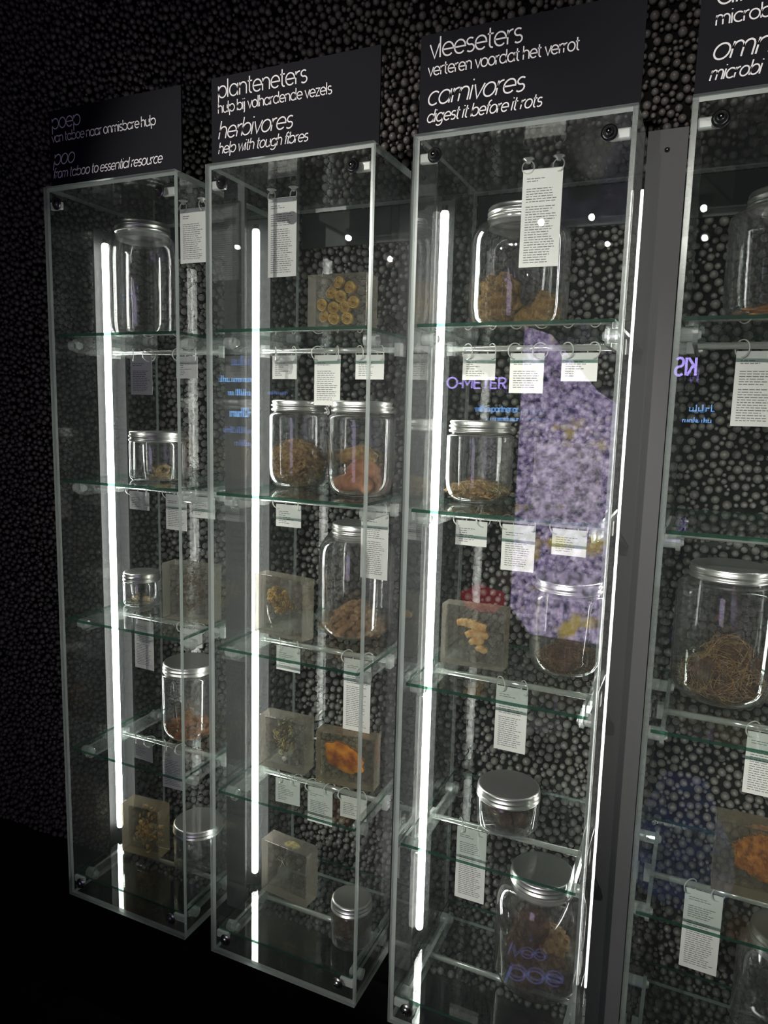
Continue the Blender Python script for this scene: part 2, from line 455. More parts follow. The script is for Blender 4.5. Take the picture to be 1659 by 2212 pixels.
def build_case():
    c = thing('display_case', 'tall clear acrylic display case under the poep poo sign', 'display case', (0, 0, 0), 0, 'row of tall clear display cases')
    panel('front_panel', (0, W, 0, T, 0, H), 1, c)
    panel('side_panel', (0, T, T, D - T, 0, H), 0, c)
    panel('side_panel', (W - T, W, T, D - T, 0, H), 0, c)
    panel('top_panel', (T, W - T, T, D - T, H - T, H), 2, c)
    panel('bottom_panel', (T, W - T, T, D - T, 0, T), 2, c)
    panel('back_panel', (0, W, D - T, D, 0, H), 1, c, ('back_pane', 'edge'))
    bm = bmesh.new(); box(bm, T, W - T, D + .001, D + .007, 1.325, 1.389); fin('back_rail', bm, 'rail', c)
    for sx in (0, 1):
        for zc in (.034, 1.364):
            b = bmesh.new()
            x0, x1 = (T + .0005, .033) if sx == 0 else (W - .033, W - T - .0005)
            box(b, x0, x1, T, .015, zc - .007, zc + .007, 0); bevel_all(b, .002, 2)
            blk = fin('corner_block', b, 'corner', c)
            s = bmesh.new()
            lathe(s, [(0, .0062), (.0034, .0058), (.0062, .0046), (.0080, .0022), (.0086, 0), (.0102, 0), (.0106, -.0008), (.0106, -.0015)], 24)
            bmesh.ops.rotate(s, verts=s.verts, cent=(0, 0, 0), matrix=Matrix.Rotation(math.pi / 2, 3, 'X'))
            bmesh.ops.translate(s, verts=s.verts, vec=(.033 if sx == 0 else W - .033, -.0015, zc))
            fin('screw', s, 'screw', blk, True)
    for zs in SHELF_Z:
        b = bmesh.new(); box(b, .0095, W - .0125, .012, D - T - .003, zs - .0028, zs + .0022, big=2)
        sh = fin('shelf', b, ['shelf_glass', 'shelf_edge'], c)
        for side in (0, 1):
            fin('bracket', bracket_mesh(zs, side), ['bracket', 'bracket_rim', 'peg'], sh)
        r = bmesh.new(); tube(r, [(.012, .15, zs - .022), (W - .012, .15, zs - .022)], .0052, 14)
        fin('hanging_rod', r, 'rod', sh, True)
    return c

def copy_tree(o, parent=None):
    k = o.copy(); COL.objects.link(k); k.parent = parent
    for ch in list(o.children): copy_tree(ch, k)
    return k
case0 = build_case()
for n, lab in ((1, 'tall clear acrylic display case under the planteneters herbivores sign'),
               (2, 'tall clear acrylic display case under the vleeseters carnivores sign'),
               (3, 'tall clear acrylic display case cut off by the frame, under the omn microbi sign')):
    k = copy_tree(case0); k.location = (n * P, 0, 0); k['label'] = lab

# ------------------------------------------------------------------ signs
def _arc(cx, cz, rx, rz, a0, a1, n=20):
    return [(cx + rx * math.cos(math.radians(a0 + (a1 - a0) * k / n)), cz + rz * math.sin(math.radians(a0 + (a1 - a0) * k / n))) for k in range(n + 1)]
def _o(x=.5): return _arc(x, .5, .48, .48, 0, 360, 32)
def _arch(x0, w): return [(x0, 0), (x0, 1.0)], [(x0, .55)] + _arc(x0 + w / 2, .60, w / 2, .38, 180, 0, 16) + [(x0 + w, 0)]
GLYPHS = {   # strokes in x-heights, advance
    'a': ([_o(), [(.98, 1.0), (.98, 0)]], 1.16), 'b': ([_o(.54), [(.06, 1.5), (.06, 0)]], 1.12), 'c': ([_arc(.5, .5, .48, .48, 48, 312)], .94),
    'd': ([_o(), [(.98, 1.5), (.98, 0)]], 1.16), 'e': ([[(.03, .5), (.97, .5)] + _arc(.5, .5, .48, .48, 0, 316)], 1.06),
    'f': ([_arc(.50, 1.2, .30, .30, 80, 180, 10) + [(.20, 0)], [(0, .98), (.50, .98)]], .56),
    'g': ([_o(), [(.98, 1.0), (.98, 0)] + _arc(.52, -.06, .46, .40, 0, -145, 14)], 1.16),
    'h': ([[(.06, 1.5), (.06, 0)], _arch(.06, .78)[1]], 1.00), 'i': ([[(.06, 1.0), (.06, 0)], [(.06, 1.32), (.06, 1.42)]], .26),
    'j': ([[(.12, 1.0), (.12, -.15)] + _arc(-.08, -.18, .20, .22, 0, -80, 8), [(.12, 1.32), (.12, 1.42)]], .34),
    'k': ([[(.06, 1.5), (.06, 0)], [(.72, 1.0), (.10, .46)], [(.30, .62), (.78, 0)]], .86), 'l': ([[(.06, 1.5), (.06, 0)]], .27),
    'm': ([_arch(.06, .66)[0], _arch(.06, .66)[1], _arch(.72, .66)[1]], 1.54), 'n': ([_arch(.06, .78)[0], _arch(.06, .78)[1]], 1.00),
    'o': ([_o()], 1.08), 'p': ([_o(.54), [(.06, 1.0), (.06, -.46)]], 1.12), 'r': ([[(.06, 1.0), (.06, 0)], [(.06, .50)] + _arc(.46, .58, .40, .40, 180, 82, 10)], .58),
    's': ([_arc(.36, .74, .30, .24, 40, 270, 14) + _arc(.36, .26, .33, .26, 90, -140, 14)[1:]], .78),
    't': ([[(.20, 1.38), (.20, .26)] + _arc(.44, .26, .24, .25, 180, 282, 10), [(0, .98), (.50, .98)]], .60),
    'u': ([[(.06, 1.0), (.06, .42)] + _arc(.45, .42, .39, .41, 180, 360, 16) + [(.84, 1.0)], [(.84, .5), (.84, 0)]], 1.00),
    'v': ([[(0, 1.0), (.42, 0), (.84, 1.0)]], .86), 'w': ([[(0, 1.0), (.34, 0), (.66, .95), (.98, 0), (1.32, 1.0)]], 1.34),
    'z': ([[(.04, .98), (.74, .98), (.04, .02), (.76, .02)]], .84), ' ': ([], .42), '-': ([[(.08, .62), (.42, .62)]], .5),
    'O': ([_arc(.62, .72, .60, .70, 0, 360, 32)], 1.36), 'M': ([[(.06, 0), (.06, 1.42), (.62, .45), (1.18, 1.42), (1.18, 0)]], 1.40),
    'E': ([[(.80, 1.40), (.06, 1.40), (.06, .02), (.80, .02)], [(.06, .74), (.72, .74)]], .98), 'T': ([[(0, 1.40), (.92, 1.40)], [(.46, 1.40), (.46, 0)]], .98),
    'R': ([[(.06, 0), (.06, 1.40), (.44, 1.40)] + _arc(.44, 1.05, .38, .35, 90, -90, 12) + [(.06, .70)], [(.44, .70), (.84, 0)]], .98),
    'K': ([[(.06, 1.42), (.06, 0)], [(.84, 1.42), (.10, .62)], [(.32, .84), (.90, 0)]], .98), 'I': ([[(.06, 1.42), (.06, 0)]], .28),
    'S': ([_arc(.46, 1.06, .38, .35, 35, 270, 14) + _arc(.46, .36, .42, .35, 90, -145, 14)[1:]], .98)}
def ribbon(bm, pts, w, fx):
    """flat stroke of width w along pts in the XZ plane"""
    P_ = [Vector((fx(p)[0], 0, fx(p)[1])) for p in pts]
    closed = (P_[0] - P_[-1]).length < 1e-6
    if closed: P_ = P_[:-1]
    n = len(P_); L, R_ = [], []
    for i in range(n):
        a = P_[(i - 1) % n] if (closed or i > 0) else None
        b = P_[(i + 1) % n] if (closed or i < n - 1) else None
        d1 = (P_[i] - a).normalized() if a is not None else None
        d2 = (b - P_[i]).normalized() if b is not None else None
        d1 = d1 or d2; d2 = d2 or d1
        n1 = Vector((-d1.z, 0, d1.x)); n2 = Vector((-d2.z, 0, d2.x))
        m = (n1 + n2); m = m.normalized() if m.length > 1e-6 else n1
        k = min(1 / max(m.dot(n1), .35), 1.6)
        L.append(bm.verts.new(P_[i] + m * (w / 2 * k))); R_.append(bm.verts.new(P_[i] - m * (w / 2 * k)))
    for i in range(n if closed else n - 1):
        j = (i + 1) % n
        bm.faces.new([L[i], R_[i], R_[j], L[j]])
def add_text(name, body, x, z, width, y, parent, mat, shear=0.0, stroke=.12, xh=.018, rz=0.0):
    bm = bmesh.new(); pen = 0.0; ends = []
    items = []
    for ch in body:
        st, adv = GLYPHS[ch]
        items.append((pen, st)); pen += adv
    k = width / (pen - .1)
    for px, st in items:
        for pts in st:
            ribbon(bm, pts, stroke * xh, lambda p: ((px + p[0]) * k + shear * p[1] * xh, p[1] * xh))
    o = fin(name, bm, mat, parent)
    o.location = (x, y, z); o.rotation_euler = (0, 0, rz)
    return o

SIGN_Y = .018
SIGNS = [
    ('black sign board reading poep and poo above the first display case',
     [('poep', .007, .069, 0), ('van taboe naar onmisbare hulp', .006, .240, 0), ('poo', .008, .050, 1), ('from taboo to essential resource', .006, .252, 1)]),
    ('navy black sign board reading planteneters and herbivores',
     [('planteneters', .013, .164, 0), ('hulp bij volhardende vezels', .013, .207, 0), ('herbivores', .013, .138, 1), ('help with tough fibres', .013, .166, 1)]),
    ('black sign board reading vleeseters and carnivores',
     [('vleeseters', .014, .130, 0), ('verteren voordat het verrot', .012, .208, 0), ('carnivores', .012, .137, 1), ('digest it before it rots', .012, .162, 1)]),
    ('dark grey sign board cut off by the frame, reading microbi and omn',
     [('alleseters', .018, .130, 0), ('microbieel', .018, .088, 0), ('omn', .017, .062, 1), ('microbi', .016, .055, 1)])]
ZB = [1.499, 1.4765, 1.4375, 1.415]
for n, (lab, lines) in enumerate(SIGNS):
    s = thing('sign', lab, 'sign', (n * P, SIGN_Y, H), 0, 'black signs on top of the cases')
    b = bmesh.new(); box(b, 0, W, 0, .003, 0, 1.531 - H); fin('board', b, 'sign', s)
    for i, (tx, x, w, it) in enumerate(lines):
        add_text('lettering', tx, x, ZB[i] - H, w, -.0005, s, 'letter', .22 if it else 0.0, .115 if i in (0, 2) else .15, .0180 if i in (0, 2) else .0112)

# ------------------------------------------------------------------ light tubes
def light_tube(x, y, r, z0, z1, label):
    t = thing('light_tube', label, 'light tube', (x, y, z0), 0, 'upright white light tubes')
    L = z1 - z0
    b = bmesh.new()
    prof = [(0, .0), (r * .5, r * .13), (r * .87, r * .5), (r, r)] + [(r, r + (L - 2 * r) * i / 12) for i in range(1, 13)] + [(r * .87, L - r * .5), (r * .5, L - r * .13), (0, L)]
    lathe(b, prof, 16); fin('tube', b, 'tube', t, True)
    for z in (-.006, L - .004):
        c = bmesh.new(); lathe(c, [(r * .7, 0), (r * .7, .010)], 14, (0, 0, z), 0, True, True); fin('end_cap', c, 'black', t)
    return t
light_tube(-.008, .152, .0068, .062, 1.333, 'glowing light tube at the left side of the poep case')
light_tube(P - .006, .152, .0068, .062, 1.333, 'glowing light tube at the left side of the planteneters case')
light_tube(2 * P - .004, .150, .0068, .062, 1.333, 'glowing light tube at the left side of the vleeseters case')
light_tube(2 * P + W - .0096, .2080, .0023, .010, 1.352, 'narrow glowing light tube at the right side of the vleeseters case')
light_tube(3 * P + W + .008, .150, .0068, .062, 1.333, 'glowing light tube beyond the right side of the last case')

# ------------------------------------------------------------------ ceiling spots
for i, (lx, aim, watts, cone) in enumerate(SPOTS):
    pos = ['far left', 'second', 'third', 'fourth', 'far right'][i]
    t = thing('ceiling_spot', 'small black ceiling spotlight facing the cases, the %s of the row' % pos, 'spotlight', (lx, -2.65, 1.95), 0, 'ceiling spotlights facing the cases')
    d = (Vector(aim) - Vector((lx, -2.65, 1.95))).normalized()
    q = d.to_track_quat('-Z', 'Y')
    b = bmesh.new(); lathe(b, [(.030, .002), (.030, .075), (.010, .090)], 20, cap1=True)
    h = fin('housing', b, 'black', t, True); h.rotation_euler = q.to_euler()
    b = bmesh.new(); lathe(b, [(0, 0), (.014, 0)], 20); ln = fin('lens', b, 'lens', t); ln.rotation_euler = q.to_euler()
    ld = bpy.data.lights.new('spot_beam', 'SPOT'); ld.energy = watts; ld.spot_size = math.radians(cone); ld.spot_blend = .7
    ld.shadow_soft_size = .012; ld.color = (1.0, .95, .88)
    lo = bpy.data.objects.new('spot_beam', ld); COL.objects.link(lo); lo.parent = t
    lo.location = d * .02; lo.rotation_euler = q.to_euler()
    b = bmesh.new(); tube(b, [(0, 0, .05), (0, 0, .05)] if False else [(0, 0, .04), (0, 0, .052)], .006, 8); fin('mount', b, 'black', t)

# ------------------------------------------------------------------ hanging cards
ORD = ['first', 'second', 'third']
SHN = ['top', 'second', 'third', 'fourth', 'bottom']
def card(n, x0, ztop, y, h, w, label, hang, seed, rz=0.0):
    rnd = random.Random(seed)
    t = thing('text_card', label, 'card', (n * P + x0 + w / 2, y, ztop - h), rz, 'white text cards hung in the cases')
    b = bmesh.new(); box(b, -w / 2, w / 2, -.0004, .0004, 0, h); fin('paper', b, 'paper', t)
    b = bmesh.new()
    z = h - .014; k = 0
    while z > .006:
        if (k in (2, 3) and h > .06) or (h > .1 and k in (10,)):
            z -= .0036; k += 1; continue
        x = -w / 2 + .006; end = w / 2 - .006 - rnd.random() * .012
        if h <= .06 or k < 2: end = x + (.012 + rnd.random() * .022)
        while x < end:
            l = min(.003 + rnd.random() * .006, end - x)
            if l > .001:
                v = [b.verts.new(p) for p in ((x, -.0006, z), (x + l, -.0006, z), (x + l, -.0006, z + .0011), (x, -.0006, z + .0011))]
                b.faces.new(v)
            x += l + .0012
        z -= .0036; k += 1
    fin('text_lines', b, 'ink', t)
    for sx in (-1, 1):
        b = bmesh.new()
        xx = sx * (w / 2 - .007)
        yaw = rnd.uniform(.55, 1.05) * rnd.choice((-1, 1))
        if hang == 'rod':
            torus(b, (xx, 0, h + .0035), .0122, .0011, (0, math.pi / 2, yaw), 26, 5)
            fin('ring', b, 'ring', t, True)
        else:
            torus(b, (xx, 0, h + .003), .0090, .0011, (0, math.pi / 2, yaw + .6), 26, 5)
            fin('ring', b, 'ring', t, True)
            b = bmesh.new()
            lathe(b, [(.003, .0095), (.0035, .0125), (.0085, .0150), (.0090, .0158), (0, .0160)], 18, (xx, 0, h - .001))
            fin('suction_cup', b, 'ring', t, True)
    return t
CARDS = {(0, 0): [(.055, .075), (.170, .042)], (0, 1): [(.043, .038), (.139, .072), (.208, .042)], (0, 2): [(.048, .106), (.173, .036)], (0, 3): [(.039, .044), (.121, .090)],
         (1, 0): [(.031, .042), (.120, .088), (.203, .042)], (1, 1): [(.042, .042), (.220, .120)], (1, 2): [(.044, .048), (.192, .138)], (1, 3): [(.045, .050), (.118, .072), (.190, .043)],
         (2, 0): [(.037, .042), (.115, .062), (.196, .043)], (2, 1): [(.036, .042), (.116, .076), (.197, .042)], (2, 2): [(.119, .112)], (2, 3): [(.061, .135)],
         (3, 0): [(.076, .104)], (3, 2): [(.137, .096)], (3, 3): [(.073, .134)]}
for (n, s), L in CARDS.items():
    for i, (x0, h) in enumerate(L):
        size = 'short' if h < .055 else ('medium' if h < .1 else 'long')
        if len(L) == 1: lab = '%s white text card hanging alone under the %s shelf of the %s case' % (size, SHN[s], CASES[n])
        else: lab = '%s white text card, %s from left under the %s shelf of the %s case' % (size, ORD[i], SHN[s], CASES[n])
        card(n, x0, SHELF_Z[s] - .0295, .15, h, .054, lab, 'rod', n * 100 + s * 10 + i, random.Random(n * 31 + s * 7 + i).uniform(-.06, .06))
for n, x0, zt, h in ((0, .206, 1.371, .097), (1, .038, 1.372, .133), (2, .131, 1.367, .139)):
    card(n, x0, zt, .125 if n < 2 else .112, h, .058, 'white text card hung by suction cups from the roof of the %s case' % CASES[n], 'cup', 900 + n, .05 if n == 2 else 0.0)

# ------------------------------------------------------------------ jars
def jar(n, s, x, y, r, h, lr, kind, label, lid_h=.019):
    t = thing('glass_jar', label, 'jar', (n * P + x, y, TOP[s]), 0, 'lidded glass jars on the shelves')
    th = .0022
    nk = lr - .0035
    if kind == 'low':
        outer = [(0, 0), (r - .007, 0), (r - .002, .002), (r, .007), (r, h - lid_h - .006), (r - .001, h - lid_h - .002), (nk, h - lid_h + .001), (nk, h - .003)]
    else:
        sh = h * (.70 if kind == 'big' else .80)
        zn = h - lid_h - .004
        outer = [(0, .003), (r * .45, .0012), (r * .62, 0), (r * .74, .0022), (r * .84, .0070), (r * .92, .0140), (r * .97, .0230), (r * .985, .0310), (r * .985, .0340), (r, .0370), (r, sh)]
        for k in range(1, 9):
            a = math.pi / 2 * k / 8
            outer.append((nk + .001 + (r - nk - .001) * math.cos(a), sh + (zn - sh) * math.sin(a)))
        outer += [(nk, zn + .002), (nk, h - .003)]
    inner = [(max(a - th, 0) if a > 0 else 0, max(b, th + .002) if i < 4 else b) for i, (a, b) in enumerate(outer)]
    inner = [(a, max(b, th + .0025)) for a, b in inner]
    b = bmesh.new(); lathe(b, outer + inner[::-1], 56)
    fin('glass_body', b, 'jar', t, True)
    z0 = h - lid_h
    lid = [(nk + .0005, z0 - .001), (lr - .0006, z0 - .0006), (lr + .0006, z0 + .001), (lr + .0006, z0 + .003), (lr - .0030, z0 + .0046), (lr - .0030, z0 + .0066),
           (lr + .0004, z0 + .0082), (lr + .0004, z0 + .0105), (lr - .0028, z0 + .0120), (lr - .0006, h - .003), (lr - .0022, h - .0006), (lr - .005, h), (lr - .008, h - .0009), (0, h - .0009)]
    b = bmesh.new(); lathe(b, lid, 56); o = fin('lid', b, 'lid', t, True)
    if kind == 'big':
        b = bmesh.new(); lathe(b, [(nk + .0006, z0 - .013), (nk + .0012, z0 - .012), (nk + .0012, z0 - .0012)], 48); fin('reflection_band', b, 'lid_reflection', t, True)  # pale band put where the lid's skirt reflects below the lid
    return t
def at(n, s, x, y, z=0.0): return Vector((n * P + x, y, TOP[s] + .005 + z))

jar(0, 0, .093, .150, .066, .222, .052, 'big', 'large glass jar on the top shelf of the poep case')
jar(0, 1, .147, .122, .0545, .095, .0548, 'low', 'squat glass jar on the second shelf of the poep case')
jar(0, 2, .058, .165, .0380, .071, .0380, 'low', 'small squat glass jar beside the resin block in the poep case')
jar(0, 3, .177, .172, .0580, .162, .0545, 'med', 'glass jar of orange brown pellets in the poep case')
jar(0, 4, .210, .154, .0508, .095, .0512, 'low', 'empty squat glass jar on the bottom shelf of the poep case')
jar(1, 1, .072, .178, .0550, .161, .0505, 'med', 'glass jar holding a round straw ball in the planteneters case')
jar(1, 1, .229, .127, .0580, .161, .0530, 'med', 'glass jar of curved red brown dung in the planteneters case')
jar(1, 2, .188, .200, .0715, .214, .0475, 'big', 'large glass jar of tan pellets in the planteneters case')
jar(1, 4, .245, .094, .0377, .084, .0373, 'low', 'small glass jar with dark contents at the bottom of the planteneters case')
jar(2, 0, .110, .199, .0805, .200, .0545, 'big', 'large glass jar with two mossy lumps in the vleeseters case')
jar(2, 1, .068, .161, .0553, .134, .0515, 'med', 'glass jar with a low mossy heap on the second vleeseters shelf')
jar(2, 2, .222, .186, .0588, .158, .0540, 'med', 'glass jar with a twiggy brown heap on the third vleeseters shelf')
jar(2, 3, .149, .148, .0529, .0695, .0530, 'low', 'squat glass jar of dark brown crumbs in the vleeseters case')
jar(2, 4, .214, .150, .0751, .205, .0531, 'big', 'large glass jar of dark lumps on the bottom vleeseters shelf')
jar(3, 0, .126, .135, .0740, .172, .0535, 'med', 'large glass jar on the top shelf of the omn case, cut by the frame')
jar(3, 2, .097, .188, .0746, .206, .0585, 'med', 'large glass jar holding a straw nest in the omn case')
jar(3, 4, .221, .170, .0690, .205, .0531, 'big', 'large glass jar low in the omn case, cut by the frame edge')

# ------------------------------------------------------------------ what the jars hold
def one_lump(name, label, cat, c, size, mat, seed, amp=.25, freq=3.0, sub=4, rot=(0, 0, 0), group=None, amp2=.08, freq2=12.0, flat=None):
    b = bmesh.new(); lump(b, (0, 0, 0), size, seed, amp, freq, sub, rot, 0, amp2, freq2, flat)
    lo = min(v.co.z for v in b.verts)
    o = fin(name, b, mat, None, True); o.location = (c[0], c[1], c[2] - lo)
    return tag(o, label, cat, group)

def straws(bm, c, R, n, rnd, r=.0006, ln=.03, flat=.6, surface=True, zmin=0.0):
    for _ in range(n):
        th, ph = rnd.uniform(0, 2 * math.pi), math.acos(rnd.uniform(-.6, 1))
        k = 1.0 if surface else rnd.random() ** .5
        p = Vector((R[0] * math.sin(ph) * math.cos(th) * k, R[1] * math.sin(ph) * math.sin(th) * k, R[2] * math.cos(ph) * k))
        nrm = Vector((p.x / R[0] ** 2, p.y / R[1] ** 2, p.z / R[2] ** 2)).normalized()
        d = Vector((rnd.gauss(0, 1), rnd.gauss(0, 1), rnd.gauss(0, 1) * flat))
        d = (d - nrm * d.dot(nrm) * (.85 if surface else 0)).normalized()
        L = ln * rnd.uniform(.5, 1.3)
        bend = nrm * (-L * .12) + Vector((rnd.gauss(0, 1), rnd.gauss(0, 1), rnd.gauss(0, 1))) * L * .06
        pts = []
        for i in range(5):
            u = i / 4 - .5
            q = p + d * L * u + bend * (4 * u * u)
            q = Vector((q.x, q.y, max(q.z, zmin - 0)))
            pts.append(Vector(c) + q)
        tube(bm, pts, r * rnd.uniform(.6, 1.3), 4, caps=False)

# poep case
for i, (dx, dy, sx) in enumerate(((-.012, -.02, .017), (.018, .005, .014), (.002, .022, .016))):
    one_lump('dung_crumb', 'dark flat crumb at the bottom of the large poep jar', 'dung', at(0, 0, .093 + dx, .150 + dy), (sx, sx * .8, .006), 'darkdung', 20 + i, .4, 2.5, 3, group='crumbs in the large poep jar')
b = bmesh.new(); rnd = random.Random(3)
for k in range(7):
    a = rnd.uniform(0, 6.28)
    torus(b, (rnd.uniform(-.012, .012), rnd.uniform(-.01, .01), .006 + rnd.uniform(0, .010)), rnd.uniform(.006, .012), .0028, (rnd.uniform(-.8, .8), rnd.uniform(-.8, .8), a), 16, 6, rnd.uniform(2.5, 5))
for k in range(6): lump(b, (rnd.uniform(-.022, .02), rnd.uniform(-.012, .012), .003), (.005, .004, .003), k, .4, 3, 2)
o = fin('curled_dropping', b, 'flake', None, True); o.location = at(0, 1, .155, .116); tag(o, 'tan curled dropping in the squat jar of the poep case', 'dung')
for i, (dx, dy) in enumerate(((-.012, -.006), (.008, .004))):
    one_lump('pale_crumb', 'pale crumb in the small jar beside the resin block', 'dung', at(0, 2, .058 + dx, .165 + dy), (.009, .006, .005), 'flake', 31 + i, .5, 2.5, 3, group='pale crumbs in the small poep jar')

def pellets(n, s, x, y, R, count, size, mat, label, group, name, seed, elong=1.3):
    rnd = random.Random(seed)
    protos = []
    for k in range(4):
        b = bmesh.new(); lump(b, (0, 0, 0), (size * elong, size, size * .9), seed + k, .22, 1.8, 3, (0, 0, 0), 0, .05, 8)
        me = bpy.data.meshes.new(name); b.to_mesh(me); b.free(); me.materials.append(MT[mat])
        me.polygons.foreach_set('use_smooth', [True] * len(me.polygons)); protos.append(me)
    pts = []
    z = size * .85; layer = 0
    while len(pts) < count and layer < 9:
        Rl = (R - size * 1.1) * (1.0 if layer == 0 else max(.25, 1 - layer * .13))
        tries = 0
        while tries < 260 and len(pts) < count:
            tries += 1
            a = rnd.uniform(0, 6.283); q = Rl * math.sqrt(rnd.random())
            p = Vector((q * math.cos(a), q * math.sin(a), z + rnd.uniform(-.1, .1) * size))
            if layer == 0 and q > R * .80: p.z += size * .5
            if all((p - v).length > size * 1.75 for v in pts): pts.append(p)
        z += size * 1.25; layer += 1
    for i, p in enumerate(pts):
        o = bpy.data.objects.new(name, protos[i % 4]); COL.objects.link(o)
        o.location = at(n, s, x, y) + p
        o.rotation_euler = (rnd.uniform(-.6, .6), rnd.uniform(-.6, .6), rnd.uniform(0, 6.28))
        k = rnd.uniform(.85, 1.15); o.scale = (k, k, k)
        tag(o, label, 'dung', group)
pellets(0, 3, .177, .172, .054, 62, .0070, 'pellet', 'orange brown pellet heaped in the glass jar of the poep case', 'pellets in the poep jar', 'dung_pellet', 40)
pellets(1, 2, .188, .200, .066, 96, .0074, 'nut', 'tan oval pellet heaped in the large planteneters jar', 'pellets in the large planteneters jar', 'dung_pellet', 50, 1.5)

# planteneters case: straw ball, curved pieces, dark clump
t = thing('straw_ball', 'round tan ball of dung and straw in a planteneters jar', 'dung', at(1, 1, .072, .178))
b = bmesh.new(); lump(b, (0, 0, .040), (.047, .047, .040), 5, .16, 2.2, 5, (0, 0, 0), 0, .22, 11); fin('ball', b, 'dung', t, True)
b = bmesh.new(); straws(b, (0, 0, .040), (.047, .047, .041), 260, random.Random(8), .0006, .024, zmin=-.034); o = fin('straw', b, 'straw', t, True); o['kind'] = 'stuff'
for i, (dx, dy, dz, rz, mt) in enumerate(((-.012, .012, .050, .2, 'dung'), (.006, -.004, .028, -.2, 'redbrown'), (-.012, -.012, .010, .5, 'redbrown'), (.008, -.026, .006, -.35, 'redbrown'), (.022, .006, .008, -1.1, 'redbrown'))):
    lb = ['topmost tan curved dung piece in a planteneters jar', 'curved red brown dung piece under the topmost tan one', 'curved red brown dung piece at the left of its jar', 'short red brown dung piece at the front of its jar', 'curved red brown dung piece at the right of its jar'][i]
    b = bmesh.new(); pts = []; tp = []
    for k in range(11):
        u = k / 10 - .5; a = u * 2.3
        pts.append((math.sin(a) * .031, 0, (math.cos(a) - .6) * .027 + .004)); tp.append((1 - (2 * u) ** 6) ** .5 * .55 + .45 if abs(u) < .5 else .35)
    tube(b, pts, .0140, 16, taper=tp)
    for v in b.verts:
        v.co += Vector((noise.noise(v.co * 60 + Vector((i, 0, 0))), noise.noise(v.co * 60 + Vector((0, i, 5))), noise.noise(v.co * 60 + Vector((3, 0, i))))) * .0035
    lo = min(v.co.z for v in b.verts)
    o = fin('dung_piece', b, mt, None, True); o.location = at(1, 1, .229 + dx, .127 + dy, dz - lo - .004 if dz > .02 else -lo); o.rotation_euler = (0, 0, rz)
    tag(o, lb, 'dung', 'curved dung pieces in a planteneters jar')
one_lump('dung_clump', 'dark clump filling the small jar at the bottom of the planteneters case', 'dung', at(1, 4, .245, .094), (.031, .031, .028), 'bark', 61, .25, 3, 4)

# vleeseters case
for i, (dx, dy, sz, mt, lb) in enumerate(((-.030, -.004, (.034, .032, .042), 'ochre', 'tall mossy ochre lump at the left of the large vleeseters jar'),
                                         (.010, .012, (.024, .024, .020), 'ochre', 'low mossy lump between the two larger ones in the vleeseters jar'),
                                         (.046, -.004, (.021, .021, .029), 'ochre', 'mossy orange lump at the right of the large vleeseters jar'))):
    one_lump('dung_lump', lb, 'dung', at(2, 0, .110 + dx, .199 + dy), sz, mt, 70 + i, .3, 2.6, 5, amp2=.16, freq2=16, group='mossy lumps in the top vleeseters jar')
t = thing('moss_heap', 'low mossy brown heap in the second shelf vleeseters jar', 'dung', at(2, 1, .068, .161))
b = bmesh.new(); lump(b, (0, 0, .012), (.046, .046, .017), 81, .3, 3, 5, (0, 0, 0), 0, .25, 14, .012); fin('heap', b, 'dung', t, True)
b = bmesh.new(); straws(b, (0, 0, .012), (.044, .044, .018), 150, random.Random(9), .0006, .016, zmin=-.010); o = fin('fibres', b, 'olive', t, True); o['kind'] = 'stuff'
t = thing('twig_heap', 'brown twiggy heap in the third shelf vleeseters jar', 'dung', at(2, 2, .222, .186))
b = bmesh.new(); lump(b, (.006, 0, .016), (.040, .038, .026), 84, .4, 3, 5, (0, 0, 0), 0, .25, 12, .015); fin('heap', b, 'darkdung', t, True)
b = bmesh.new(); straws(b, (.004, 0, .014), (.044, .042, .030), 200, random.Random(11), .0006, .026, zmin=-.012); o = fin('twigs', b, 'straw_dark', t, True); o['kind'] = 'stuff'
for i in range(9):
    a = i * 2.4; q = .012 + .022 * ((i * .37) % 1)
    one_lump('dung_crumb', 'dark brown crumb in the squat vleeseters jar', 'dung', at(2, 3, .149 + q * math.cos(a), .148 + q * math.sin(a), .000 if i < 6 else .012), (.014, .012, .013), 'darkdung', 90 + i, .4, 3, 3, group='crumbs in the squat vleeseters jar')
for i, (dx, dy, dz, sz, mt) in enumerate(((-.028, .014, 0, (.032, .030, .030), 'darkdung'), (.022, -.012, 0, (.030, .026, .024), 'darkdung'), (.020, .030, .022, (.027, .026, .026), 'dung'), (-.014, -.030, 0, (.024, .022, .018), 'darkdung'), (-.016, .016, .050, (.030, .026, .026), 'darkdung'))):
    lb = ['dark lump at the left of the bottom vleeseters jar', 'dark lump at the front right of the bottom vleeseters jar', 'ochre brown lump on the right of the bottom vleeseters jar', 'small dark lump at the front of the bottom vleeseters jar', 'dark lump lying on top in the bottom vleeseters jar'][i]
    one_lump('dung_lump', lb, 'dung', at(2, 4, .214 + dx, .150 + dy, dz), sz, mt, 110 + i, .3, 2.6, 4, group='lumps in the bottom vleeseters jar')

